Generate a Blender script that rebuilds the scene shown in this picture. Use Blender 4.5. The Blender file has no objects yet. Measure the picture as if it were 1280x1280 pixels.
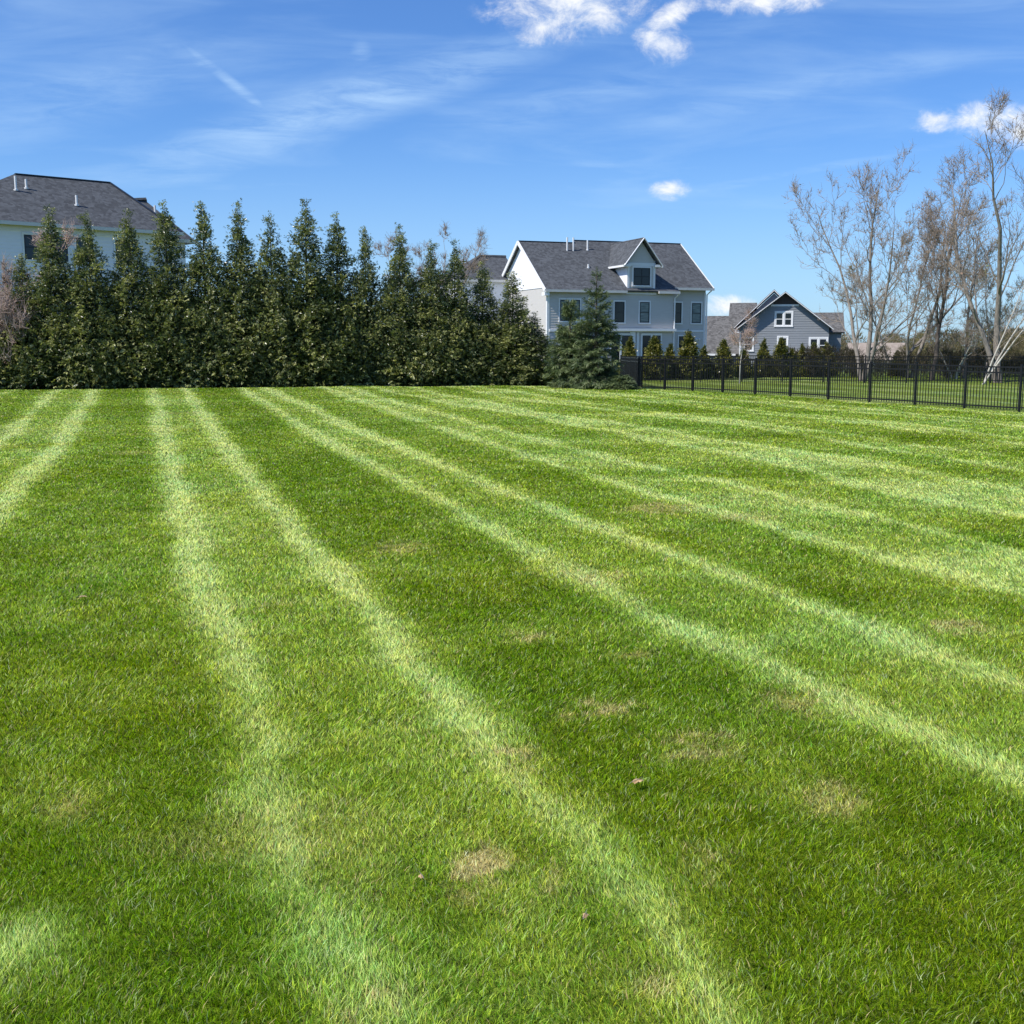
import bpy, math, random
import numpy as np
from mathutils import Vector, Matrix
C = bpy.context.scene.collection
R = math.radians
CAM_H = 1.84; FPX = 1387.0; PITCH = math.atan(212/1387)
sp, cp = math.sin(PITCH), math.cos(PITCH)

# ---------------------------------------------------------------- helpers
def ray(x, y):
    r = (x-640)/FPX; u = (640-y)/FPX
    return r, cp+u*sp, -sp+u*cp
def W(x, y, Y):
    a, b, c = ray(x, y); t = Y/b
    return Vector((a*t, Y, CAM_H+c*t))
def G(x, y):
    a, b, c = ray(x, y); t = -CAM_H/c
    return Vector((a*t, b*t, 0))
def tag(o, label=None, cat=None, group=None, kind=None):
    if label: o['label'] = label
    if cat: o['category'] = cat
    if group: o['group'] = group
    if kind: o['kind'] = kind
    return o
def empty(name, loc=(0,0,0), rz=0):
    o = bpy.data.objects.new(name, None); C.objects.link(o)
    o.location = loc; o.rotation_euler = (0,0,rz); o.empty_display_size = .3
    return o
def copy_tree(o, parent=None):
    c = o.copy(); C.objects.link(c); c.parent = parent
    for ch in list(o.children): copy_tree(ch, c)
    return c

# value noise in numpy
_rs = np.random.RandomState(7)
_T = _rs.rand(256, 256)
def vnoise(x, y):
    xi = np.floor(x).astype(int); yi = np.floor(y).astype(int)
    fx = x-xi; fy = y-yi
    fx = fx*fx*(3-2*fx); fy = fy*fy*(3-2*fy)
    a = _T[xi%256, yi%256]; b = _T[(xi+1)%256, yi%256]
    c = _T[xi%256, (yi+1)%256]; d = _T[(xi+1)%256, (yi+1)%256]
    return (a*(1-fx)+b*fx)*(1-fy)+(c*(1-fx)+d*fx)*fy
def fbm(x, y, o=3):
    s = 0; a = .5; n = 0
    for k in range(o):
        s = s+a*vnoise(x*2**k+17.3*k, y*2**k+5.7*k); n += a; a *= .5
    return s/n
def smooth(a, b, x):
    t = np.clip((x-a)/(b-a), 0, 1); return t*t*(3-2*t)

# ---------------------------------------------------------------- materials
def mat(name, col=(.5,.5,.5), rough=.6, spec=.5, metal=0):
    m = bpy.data.materials.new(name); m.use_nodes = True
    b = m.node_tree.nodes['Principled BSDF']
    b.inputs['Base Color'].default_value = (*col, 1)
    b.inputs['Roughness'].default_value = rough
    b.inputs['Specular IOR Level'].default_value = spec
    b.inputs['Metallic'].default_value = metal
    return m
def nodes(m):
    return m.node_tree.nodes, m.node_tree.links, m.node_tree.nodes['Principled BSDF']
def mottled(name, c1, c2, scale=(1,1,1), nscale=4, rough=.7, spec=.4, bump=0, lo=.3, hi=.7, detail=6):
    m = mat(name, c1, rough, spec); N, L, B = nodes(m)
    tc = N.new('ShaderNodeTexCoord'); mp = N.new('ShaderNodeMapping'); mp.inputs['Scale'].default_value = scale
    n = N.new('ShaderNodeTexNoise'); n.inputs['Scale'].default_value = nscale; n.inputs['Detail'].default_value = detail
    cr = N.new('ShaderNodeValToRGB'); cr.color_ramp.elements[0].position = lo; cr.color_ramp.elements[1].position = hi
    cr.color_ramp.elements[0].color = (*c1,1); cr.color_ramp.elements[1].color = (*c2,1)
    L.new(tc.outputs['Object'], mp.inputs['Vector']); L.new(mp.outputs[0], n.inputs['Vector'])
    L.new(n.outputs['Fac'], cr.inputs[0]); L.new(cr.outputs[0], B.inputs['Base Color'])
    if bump:
        bp = N.new('ShaderNodeBump'); bp.inputs['Strength'].default_value = bump; bp.inputs['Distance'].default_value = .02
        L.new(n.outputs['Fac'], bp.inputs['Height']); L.new(bp.outputs[0], B.inputs['Normal'])
    return m
def shingle(name, c1, c2):
    m = mat(name, c1, .9, .2); N, L, B = nodes(m)
    tc = N.new('ShaderNodeTexCoord'); mp = N.new('ShaderNodeMapping'); mp.inputs['Scale'].default_value = (5.6, 5.6, 5.6)
    v = N.new('ShaderNodeTexVoronoi'); v.inputs['Scale'].default_value = 1.0
    n = N.new('ShaderNodeTexNoise'); n.inputs['Scale'].default_value = .5; n.inputs['Detail'].default_value = 3
    L.new(tc.outputs['Object'], mp.inputs[0]); L.new(mp.outputs[0], v.inputs['Vector']); L.new(tc.outputs['Object'], n.inputs['Vector'])
    sx = N.new('ShaderNodeSeparateColor'); L.new(v.outputs['Color'], sx.inputs[0])
    ad = N.new('ShaderNodeMath'); ad.operation = 'MULTIPLY_ADD'; ad.inputs[1].default_value = .8
    L.new(sx.outputs[0], ad.inputs[0]); 
    m2 = N.new('ShaderNodeMath'); m2.operation = 'MULTIPLY'; m2.inputs[1].default_value = .25
    L.new(n.outputs['Fac'], m2.inputs[0]); L.new(m2.outputs[0], ad.inputs[2])
    cr = N.new('ShaderNodeValToRGB'); cr.color_ramp.elements[0].color = (*c1,1); cr.color_ramp.elements[1].color = (*c2,1)
    L.new(ad.outputs[0], cr.inputs[0]); L.new(cr.outputs[0], B.inputs['Base Color'])
    bp = N.new('ShaderNodeBump'); bp.inputs['Strength'].default_value = .5; bp.inputs['Distance'].default_value = .03
    L.new(sx.outputs[1], bp.inputs['Height']); L.new(bp.outputs[0], B.inputs['Normal'])
    return m
def leafmat(name, rough=.5, spec=.4, trans=.25, tmul=(1.3,1.5,.6)):
    m = mat(name, (.1,.1,.1), rough, spec); N, L, B = nodes(m)
    at = N.new('ShaderNodeAttribute'); at.attribute_name = 'Col'
    L.new(at.outputs['Color'], B.inputs['Base Color'])
    if trans > 0:
        t = N.new('ShaderNodeBsdfTranslucent'); mx = N.new('ShaderNodeMixShader'); mx.inputs[0].default_value = trans
        mm = N.new('ShaderNodeMix'); mm.data_type = 'RGBA'; mm.blend_type = 'MULTIPLY'; mm.inputs[0].default_value = 1
        mm.inputs[7].default_value = (*tmul, 1)
        L.new(at.outputs['Color'], mm.inputs[6]); L.new(mm.outputs[2], t.inputs['Color'])
        L.new(B.outputs[0], mx.inputs[1]); L.new(t.outputs[0], mx.inputs[2])
        L.new(mx.outputs[0], N['Material Output'].inputs[0])
    return m
M = {}
M['shingle'] = shingle('charcoal shingles', (.048,.051,.056), (.104,.111,.121))
M['shingle_brown'] = shingle('weathered shingles', (.06,.058,.056), (.165,.16,.155))
M['siding'] = mottled('grey blue siding', (.52,.495,.465), (.56,.535,.505), (1,1,4), 2, .55)
M['siding_light'] = mottled('light grey siding', (.42,.42,.43), (.46,.46,.47), (1,1,4), 2, .6)
M['siding_white'] = mottled('white siding', (.80,.80,.84), (.84,.84,.88), (1,1,4), 2, .6)
M['siding_dark'] = mottled('slate siding', (.21,.225,.245), (.24,.255,.275), (1,1,4), 2, .6)
M['dark_panel'] = mat('brown panel', (.06,.045,.045), .8)
M['trim'] = mottled('white trim', (.74,.74,.74), (.8,.8,.8), (1,1,1), 3, .5)
M['gutter'] = mottled('tan white gutter', (.6,.58,.55), (.66,.64,.6), (1,1,1), 3, .45)
M['black'] = mottled('black powder coat', (.006,.006,.008), (.012,.012,.014), (1,1,1), 20, .5, .3)
M['sash'] = mat('black sash', (.012,.013,.016), .4)
M['glass'] = mat('dark window glass', (.012,.016,.022), .08, .45)
M['curtained'] = mottled('glass over pale blind', (.06,.085,.09), (.20,.25,.25), (.6,.6,6), 3, .12, .5)
M['pipe'] = mat('white vent pipe', (.75,.75,.74), .5)
M['bark'] = mottled('grey brown bark', (.15,.13,.11), (.30,.265,.23), (3,3,.8), 6, .9, .2, .6)
M['bark_dark'] = mottled('dark bark', (.055,.045,.038), (.12,.10,.085), (3,3,.8), 6, .9, .2, .6)
M['bark_pale'] = mottled('pale bark', (.34,.31,.26), (.55,.52,.46), (2,2,.7), 5, .8, .2, .4)
M['twig'] = mottled('grey pink twigs', (.27,.21,.165), (.38,.31,.25), (1,1,1), 1.5, .9, .2)
M['twig_red'] = mottled('red brown twigs', (.40,.29,.25), (.54,.42,.36), (1,1,1), 1.5, .9, .2)
M['foliage'] = leafmat('arborvitae foliage', .36, .6, .2)
M['needles'] = leafmat('spruce needles', .5, .4, .08)
M['buds'] = leafmat('spring buds', .7, .2, .3)
M['grass'] = leafmat('lawn grass blades', .5, .3, .36, (1.25,1.5,.3))
M['leaf_dry'] = mottled('dry oak leaf', (.32,.19,.08), (.58,.42,.22), (1,1,1), 40, .7)

# ---------------------------------------------------------------- mesh building
class MB:
    def __init__(s): s.v = []; s.f = []
    def add(s, vs, fs):
        n = len(s.v); s.v += [tuple(v) for v in vs]; s.f += [tuple(i+n for i in f) for f in fs]
    def box(s, x0, x1, y0, y1, z0, z1):
        s.add([(x0,y0,z0),(x1,y0,z0),(x1,y1,z0),(x0,y1,z0),(x0,y0,z1),(x1,y0,z1),(x1,y1,z1),(x0,y1,z1)],
              [(0,3,2,1),(4,5,6,7),(0,1,5,4),(1,2,6,5),(2,3,7,6),(3,0,4,7)])
    def slab(s, pts, th):                       # planar polygon extruded along its normal downwards
        pts = [Vector(p) for p in pts]; n = (pts[1]-pts[0]).cross(pts[2]-pts[0]).normalized()
        if n.z < 0: n = -n
        lo = [p-n*th for p in pts]; k = len(pts)
        s.add(pts+lo, [tuple(range(k)), tuple(reversed(range(k, 2*k)))]+[(i, i+k, (i+1)%k+k, (i+1)%k) for i in range(k)])
    def beam(s, a, b, w, h, up=(0,0,1)):
        a = Vector(a); b = Vector(b); d = (b-a).normalized(); sd = d.cross(Vector(up)).normalized()*w/2; u = sd.cross(d).normalized()*h/2
        s.add([a-sd-u,a+sd-u,a+sd+u,a-sd+u,b-sd-u,b+sd-u,b+sd+u,b-sd+u],
              [(0,3,2,1),(4,5,6,7),(0,1,5,4),(1,2,6,5),(2,3,7,6),(3,0,4,7)])
    def tube(s, pts, rad, k=8, cap=True):
        rings = []; n0 = len(s.v); pts = [Vector(p) for p in pts]
        for i, p in enumerate(pts):
            d = (pts[min(i+1,len(pts)-1)]-pts[max(i-1,0)]).normalized()
            a = d.cross(Vector((.31,.95,.05))).normalized(); b = d.cross(a); r = rad[i] if hasattr(rad,'__len__') else rad
            for j in range(k):
                t = 2*math.pi*j/k; s.v.append(tuple(p+a*math.cos(t)*r+b*math.sin(t)*r))
        for i in range(len(pts)-1):
            for j in range(k):
                a = n0+i*k+j; b = n0+i*k+(j+1)%k; s.f.append((a,b,b+k,a+k))
        if cap:
            s.f.append(tuple(n0+j for j in reversed(range(k)))); s.f.append(tuple(n0+(len(pts)-1)*k+j for j in range(k)))
    def siding(s, left, right, z0, z1, y, step=.18, lip=.024):
        z = z0
        while z < z1-1e-4:
            t = min(z+step, z1)
            a, b, c, d = left(z), right(z), right(t), left(t)
            if b-a > .02:
                s.add([(a,y-lip,z),(b,y-lip,z),(c,y-.002,t),(d,y-.002,t),(a,y,z),(b,y,z)], [(0,1,2,3),(4,5,1,0)])
            z = t
    def build(s, name, m, parent=None, smooth_=False):
        me = bpy.data.meshes.new(name); me.from_pydata(s.v, [], s.f); me.update()
        me.materials.append(m)
        if smooth_: me.polygons.foreach_set('use_smooth', [True]*len(me.polygons))
        o = bpy.data.objects.new(name, me); C.objects.link(o); o.parent = parent
        return o

def np_mesh(name, verts, faces_list, m, parent=None, col=None, smooth_=False):
    """faces_list: list of int arrays (n,k)"""
    me = bpy.data.meshes.new(name)
    nl = sum(f.size for f in faces_list); nf = sum(len(f) for f in faces_list)
    me.vertices.add(len(verts)); me.vertices.foreach_set('co', np.ascontiguousarray(verts, dtype=np.float32).ravel())
    me.loops.add(nl); me.polygons.add(nf)
    me.loops.foreach_set('vertex_index', np.concatenate([f.ravel() for f in faces_list]).astype(np.int32))
    st = []; off = 0
    for f in faces_list:
        st.append(off+np.arange(len(f))*f.shape[1]); off += f.size
    me.polygons.foreach_set('loop_start', np.concatenate(st).astype(np.int32))
    if smooth_: me.polygons.foreach_set('use_smooth', np.ones(nf, dtype=bool))
    me.update(calc_edges=True)
    if col is not None:
        a = me.color_attributes.new('Col', 'FLOAT_COLOR', 'POINT')
        c4 = np.ones((len(verts),4), dtype=np.float32); c4[:,:3] = col
        a.data.foreach_set('color', c4.ravel())
    me.materials.append(m)
    o = bpy.data.objects.new(name, me); C.objects.link(o); o.parent = parent
    return o

# ---------------------------------------------------------------- lawn
def gz(X, Y):          # gentle roll of the lawn
    X = np.asarray(X, dtype=float); Y = np.asarray(Y, dtype=float)
    a = .10*(fbm(X*.16+40, Y*.16+11, 2)-.5)+.045*(fbm(X*.45+3, Y*.45+70, 2)-.5)
    return a*smooth(1.0, 6, Y)*(1-smooth(60, 68, Y))
LINES = [(-6.6,.30,.7),(-4.9,.3,.6),(-2.9,.32,.8),(-1.62,.24,1.0),(.38,.25,1.0),(1.62,.24,1.0),(3.45,.24,.95),(4.68,.24,.95),
         (6.55,.24,.9),(7.8,.24,.85),(9.7,.26,.8),(10.95,.26,.8),(12.9,.28,.75),(14.1,.28,.75),(16.1,.3,.7),(17.3,.3,.7),
         (19.3,.3,.7),(20.5,.3,.7),(22.5,.3,.7),(23.7,.3,.7),(25.7,.3,.7),(26.9,.3,.7),(28.9,.3,.7),(30.1,.3,.7),(32,.3,.7),(33.2,.3,.7),(35.2,.3,.7),(36.4,.3,.7)]
BANDS = [(-4.9,-2.9,.15),(-2.9,-1.62,.7),(.38,1.62,.7),(3.45,4.68,.6),(6.55,7.8,.6),(9.7,10.95,.6),(12.9,14.1,.55),(16.1,17.3,.55),
         (19.3,20.5,.5),(22.5,23.7,.5),(25.7,26.9,.5),(28.9,30.1,.5),(32,33.2,.5),(35.2,36.4,.5)]
STRAW = [(605,1088,.16,.17,.9),(585,1115,.12,.09,.6),(765,888,.30,.16,.55),(660,800,.28,.14,.5),(790,822,.22,.14,.45),(705,893,.12,.12,.4),
         (500,690,.6,.3,.35),(940,650,.7,.3,.3),(870,935,.3,.2,.35),(90,1010,.2,.15,.25),(820,1240,.12,.06,.45),
         (690,1110,.10,.10,.35),(1200,790,.4,.2,.45),(430,1270,.1,.05,.6),(830,640,.8,.35,.4),(345,762,.3,.12,.3),(645,955,.2,.15,.5),(1040,1000,.3,.2,.3),
         (470,1260,.2,.06,.4),(880,1085,.18,.12,.3),(1000,880,.4,.25,.3),(740,725,.5,.25,.3)]
TRACKS = {   # paths of the clearest wheel tracks over the lawn, as seen from the photographer's spot
 -2.9: [(65,490),(40,515),(0,550)],
 -1.62: [(120,488),(100,520),(70,565),(30,612),(0,640)],
 .38: [(190,490),(202,540),(214,600),(233,680),(255,760),(285,860),(318,960),(350,1060),(392,1160),(445,1275)],
 1.62: [(236,490),(275,545),(330,620),(392,690),(470,770),(560,865),(650,970),(760,1080),(850,1180),(935,1275)],
 3.45: [(303,488),(400,548),(500,605),(620,670),(740,735),(860,800),(1000,862),(1150,925),(1280,985)],
 4.68: [(340,488),(420,524),(520,568),(640,618),(760,666),(900,715),(1050,772),(1280,858)],
 6.55: [(412,488),(520,525),(660,572),(800,618),(950,660),(1280,745)],
 7.8: [(448,488),(600,530),(760,572),(940,612),(1280,690)]}
def track(c, Y):
    if c not in TRACKS: return c+.18*np.sin(Y*.23+c*2.1)+.10*np.sin(Y*.61+c)
    g = [G(x, y) for x, y in TRACKS[c]]; g.sort(key=lambda p: p.y)
    return np.interp(Y, [p.y for p in g], [p.x+.335*p.y for p in g])
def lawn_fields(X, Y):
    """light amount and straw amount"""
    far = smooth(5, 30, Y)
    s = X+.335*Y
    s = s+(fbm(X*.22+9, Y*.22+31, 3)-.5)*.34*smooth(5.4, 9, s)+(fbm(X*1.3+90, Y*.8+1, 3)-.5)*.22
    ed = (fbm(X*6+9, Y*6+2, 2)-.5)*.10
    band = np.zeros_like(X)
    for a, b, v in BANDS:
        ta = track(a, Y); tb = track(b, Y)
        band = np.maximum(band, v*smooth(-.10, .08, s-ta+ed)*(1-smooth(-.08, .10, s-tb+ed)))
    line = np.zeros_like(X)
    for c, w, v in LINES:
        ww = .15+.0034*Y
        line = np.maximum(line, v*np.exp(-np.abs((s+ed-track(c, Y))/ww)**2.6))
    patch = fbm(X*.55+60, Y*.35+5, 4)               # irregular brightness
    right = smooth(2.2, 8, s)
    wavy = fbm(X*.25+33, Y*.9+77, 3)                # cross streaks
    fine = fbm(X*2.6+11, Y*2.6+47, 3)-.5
    line = line*(.66+.66*patch)*(1-.6*right*(1-wavy*1.2))*(.72+.16*smooth(4,13,Y))  # painted track sheen is weaker close to the camera, as the view steepens
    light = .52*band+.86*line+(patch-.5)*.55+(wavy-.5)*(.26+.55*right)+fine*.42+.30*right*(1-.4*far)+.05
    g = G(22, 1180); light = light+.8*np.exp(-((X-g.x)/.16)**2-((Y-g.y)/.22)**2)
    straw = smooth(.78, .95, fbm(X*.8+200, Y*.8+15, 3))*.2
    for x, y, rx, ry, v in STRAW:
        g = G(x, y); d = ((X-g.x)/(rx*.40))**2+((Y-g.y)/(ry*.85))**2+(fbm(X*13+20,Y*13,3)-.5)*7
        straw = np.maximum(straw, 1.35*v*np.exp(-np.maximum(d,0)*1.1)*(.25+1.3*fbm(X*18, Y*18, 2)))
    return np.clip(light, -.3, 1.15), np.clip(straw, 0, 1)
DARK = np.array((.168,.246,.004)); MID = np.array((.262,.350,.034)); LIGHT = np.array((.45,.55,.15)); STR = np.array((.62,.50,.22))  # stripe tones: sheen of the leaning blades painted into the base colour
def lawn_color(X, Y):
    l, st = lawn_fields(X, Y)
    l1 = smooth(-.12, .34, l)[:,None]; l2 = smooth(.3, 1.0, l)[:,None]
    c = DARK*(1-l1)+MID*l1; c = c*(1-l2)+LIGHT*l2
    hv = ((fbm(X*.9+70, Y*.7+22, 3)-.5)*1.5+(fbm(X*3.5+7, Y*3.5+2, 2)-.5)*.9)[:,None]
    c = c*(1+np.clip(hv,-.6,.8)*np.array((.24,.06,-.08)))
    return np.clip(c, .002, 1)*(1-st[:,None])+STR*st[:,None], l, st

def make_grid(x0, x1, y0, y1, st):
    xs = np.arange(x0, x1+1e-6, st); ys = np.arange(y0, y1+1e-6, st)
    X, Y = np.meshgrid(xs, ys); nx = len(xs); ny = len(ys)
    i = np.arange(nx-1)[None,:]+np.arange(ny-1)[:,None]*nx
    f = np.stack([i, i+1, i+1+nx, i+nx], -1).reshape(-1,4)
    return X.ravel(), Y.ravel(), f
X, Y, F = make_grid(-34, 42, -6, 70, .125)
Z = gz(X, Y)
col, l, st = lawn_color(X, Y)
gm = mat('lawn turf', (.1,.2,.05), .75, .2); N, L, B = nodes(gm)
at = N.new('ShaderNodeAttribute'); at.attribute_name = 'Col'
tc = N.new('ShaderNodeTexCoord'); n1 = N.new('ShaderNodeTexNoise'); n1.inputs['Scale'].default_value = 45; n1.inputs['Detail'].default_value = 6
n2 = N.new('ShaderNodeTexNoise'); n2.inputs['Scale'].default_value = 7; n2.inputs['Detail'].default_value = 6
L.new(tc.outputs['Object'], n1.inputs['Vector']); L.new(tc.outputs['Object'], n2.inputs['Vector'])
ad = N.new('ShaderNodeMath'); ad.operation = 'ADD'; L.new(n1.outputs['Fac'], ad.inputs[0]); L.new(n2.outputs['Fac'], ad.inputs[1])
mr = N.new('ShaderNodeMapRange'); mr.inputs[1].default_value = .7; mr.inputs[2].default_value = 1.35; mr.inputs[3].default_value = .16; mr.inputs[4].default_value = 1.05
L.new(ad.outputs[0], mr.inputs[0])
mx = N.new('ShaderNodeVectorMath'); mx.operation = 'SCALE'; L.new(at.outputs['Color'], mx.inputs[0]); L.new(mr.outputs[0], mx.inputs['Scale'])
L.new(mx.outputs[0], B.inputs['Base Color'])
bp = N.new('ShaderNodeBump'); bp.inputs['Strength'].default_value = .7; bp.inputs['Distance'].default_value = .05; L.new(ad.outputs[0], bp.inputs['Height']); L.new(bp.outputs[0], B.inputs['Normal'])
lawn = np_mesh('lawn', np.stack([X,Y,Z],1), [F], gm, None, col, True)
tag(lawn, kind='structure')

# wide ground sheet to the horizon
def dip(Y): return -2.2*smooth(90, 103, Y)
X, Y, F = make_grid(-600, 600, -600, 1200, 10)
Z = dip(Y)-.12+.5*(fbm(X*.01, Y*.01, 2)-.5)*smooth(110, 200, Y)
gm2 = mottled('rough meadow ground', (.05,.075,.02), (.12,.14,.05), (1,1,1), .6, .9, .2)
tag(np_mesh('ground', np.stack([X,Y,Z],1), [F], gm2, None, None, True), kind='structure')

# grass blades: one object, nobody could count them
def make_blades(sel_y, margin, seed, cover=3.9):
    rs = np.random.RandomState(seed); PX = []; PY = []
    y = sel_y[0]
    while y < sel_y[1]:
        y2 = y*1.03
        wp = max(.85, .0027*1109/y); hp = .034*1109/y
        dens = min(24000, 2.26e6/y**3/(wp*hp)*cover)
        hw = .4615*y2*1.03+margin
        n = int(dens*(y2-y)*2*hw)
        PX.append(rs.uniform(-hw, hw, n)); PY.append(rs.uniform(y, y2, n)); y = y2
    X = np.concatenate(PX); Y = np.concatenate(PY)
    # the hedge line and the fence line end the lawn
    keep = (Y < 43.6+(X+19.8)*.205)|(X > 4.9)
    keep &= ~((X > 4.9)&(Y > 45.3-(X-5.2)*1.815))
    X = X[keep]; Y = Y[keep]; n = len(X)
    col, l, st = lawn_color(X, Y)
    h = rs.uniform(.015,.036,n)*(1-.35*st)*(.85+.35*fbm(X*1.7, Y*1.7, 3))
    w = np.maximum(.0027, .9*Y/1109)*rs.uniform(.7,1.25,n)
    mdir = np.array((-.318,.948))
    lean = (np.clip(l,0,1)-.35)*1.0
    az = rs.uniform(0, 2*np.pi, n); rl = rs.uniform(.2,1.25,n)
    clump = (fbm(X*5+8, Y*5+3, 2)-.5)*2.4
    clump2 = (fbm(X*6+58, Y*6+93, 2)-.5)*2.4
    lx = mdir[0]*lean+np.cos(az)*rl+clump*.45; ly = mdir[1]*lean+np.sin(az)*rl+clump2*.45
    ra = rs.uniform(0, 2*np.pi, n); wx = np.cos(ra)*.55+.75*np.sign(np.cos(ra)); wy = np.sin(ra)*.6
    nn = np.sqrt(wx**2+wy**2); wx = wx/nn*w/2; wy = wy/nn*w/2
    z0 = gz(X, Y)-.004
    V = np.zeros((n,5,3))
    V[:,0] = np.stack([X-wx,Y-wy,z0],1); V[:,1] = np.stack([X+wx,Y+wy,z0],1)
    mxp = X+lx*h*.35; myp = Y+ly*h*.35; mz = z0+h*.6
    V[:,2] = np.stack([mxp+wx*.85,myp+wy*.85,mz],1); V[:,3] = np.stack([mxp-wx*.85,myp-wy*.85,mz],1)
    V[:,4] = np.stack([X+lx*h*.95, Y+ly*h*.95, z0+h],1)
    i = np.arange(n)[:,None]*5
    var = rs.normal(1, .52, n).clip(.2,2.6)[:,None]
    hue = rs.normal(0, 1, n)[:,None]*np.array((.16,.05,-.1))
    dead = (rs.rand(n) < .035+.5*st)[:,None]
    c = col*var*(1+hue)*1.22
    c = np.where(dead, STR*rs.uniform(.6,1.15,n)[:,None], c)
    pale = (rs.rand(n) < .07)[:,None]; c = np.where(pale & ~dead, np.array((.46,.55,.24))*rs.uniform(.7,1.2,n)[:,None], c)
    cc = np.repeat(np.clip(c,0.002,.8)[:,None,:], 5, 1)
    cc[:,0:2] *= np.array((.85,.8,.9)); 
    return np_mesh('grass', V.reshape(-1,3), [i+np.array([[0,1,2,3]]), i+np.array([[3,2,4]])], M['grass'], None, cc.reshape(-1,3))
g = make_blades((2.2, 47.5), 1.0, 3)
tag(g, 'mown green lawn grass striped with pale wheel tracks', 'grass', kind='stuff')

# dry leaves lying on the lawn
def dry_leaf(x, y, size, rz, label, lift=.03, seed=0):
    rs = random.Random(seed); g = G(x, y); k = 22; v = [(0,0,.012)]; b = MB()
    prof = []
    for i in range(k):
        t = 2*math.pi*i/k; lobe = .62+.38*abs(math.cos(2.5*t))*(1 if i%2 else .75)
        prof.append((math.cos(t)*lobe*size*1.25, math.sin(t)*lobe*size*.8, size*(.25*abs(math.sin(t))+.25*rs.random())))
    top = v+prof; lo = [(a,b_,c-.0012) for a,b_,c in top]
    fs = [(0,1+i,1+(i+1)%k) for i in range(k)]
    n = len(top)
    b.add(top+lo, fs+[(f[2]+n,f[1]+n,f[0]+n) for f in fs]+[(1+i,1+(i+1)%k,1+(i+1)%k+n,1+i+n) for i in range(k)])
    e = empty('dry_leaf', (g.x, g.y, float(gz(g.x,g.y))+lift), rz)
    b.build('blade', M['leaf_dry'], e)
    b2 = MB(); b2.tube([(-size*1.9,0,0.004),(-size*1.2,0,.012),(0,0,.014),(size,0,.02)], [.0016,.0014,.001,.0005], 5); b2.build('stalk', M['bark'], e)
    tag(e, label, 'leaf', 'dry leaves on the lawn')
dry_leaf(797, 988, .026, .6, 'largest curled dry brown leaf on the lawn, right of centre', seed=1)
dry_leaf(732, 1157, .014, 1.2, 'small pale tan dry leaf nearest the bottom of the lawn', seed=2)
dry_leaf(526, 1108, .011, 2.2, 'tiny dark brown leaf left of the straw coloured patch', seed=3)
dry_leaf(105, 757, .026, .2, 'dry brown leaf on the dark stripe at far left', seed=4)

# ---------------------------------------------------------------- fences
def make_panel(Lp, H=1.2):
    b = MB(); 
    for z in (H-.02, H-.17, .12): b.box(.03, Lp-.03, -.014, .014, z-.019, z+.019)
    n = 17
    for i in range(n):
        x = .03+(Lp-.06)*(i+.5)/n
        b.box(x-.0085, x+.0085, -.0088, .0088, .05, H-.022)
    return b
def fence(A, Bp, nseg, label, group=None, H=1.22, z=0):
    A = Vector((*A,0)); Bp = Vector((*Bp,0)); d = Bp-A; Lp = d.length/nseg; rz = math.atan2(d.y, d.x)
    root = empty('metal_fence', (A.x,A.y,z), rz); tag(root, label, 'fence', group)
    p0 = None; q0 = None
    for i in range(nseg+1):
        w = A+d*(i/nseg); hz = float(gz(w.x,w.y))
        if q0 is None:
            b = MB(); b.box(-.027,.027,-.027,.027,-.1,H+.03); q = b.build('post', M['black'], root); q0 = q
            c = MB(); c.box(-.033,.033,-.033,.033,H+.03,H+.045); c.box(-.022,.022,-.022,.022,H+.045,H+.06); c.build('post_cap', M['black'], q)
        else: q = copy_tree(q0, root)
        q.location = (i*Lp,0,hz)
        if i < nseg:
            if p0 is None: p = make_panel(Lp, H).build('picket_panel', M['black'], root); p0 = p
            else: p = p0.copy(); C.objects.link(p); p.parent = root
            w2 = A+d*((i+.5)/nseg); p.location = (i*Lp,0,float(gz(w2.x,w2.y)))
    return root
fence((5.15,45.4), (5.15+8.9*1.05,45.4-16.2*1.05), 11, 'long black metal picket fence running along the right edge of the mown lawn', 'black metal fences')
fence((5.15,53.0), (29.5,50.6), 13, 'second black picket fence standing behind, at the foot of the bare trees', 'black metal fences')
fence((5.3,45.7), (5.15,52.8), 4, 'short black fence run seen end-on beside the spruce', 'black metal fences')

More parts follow.
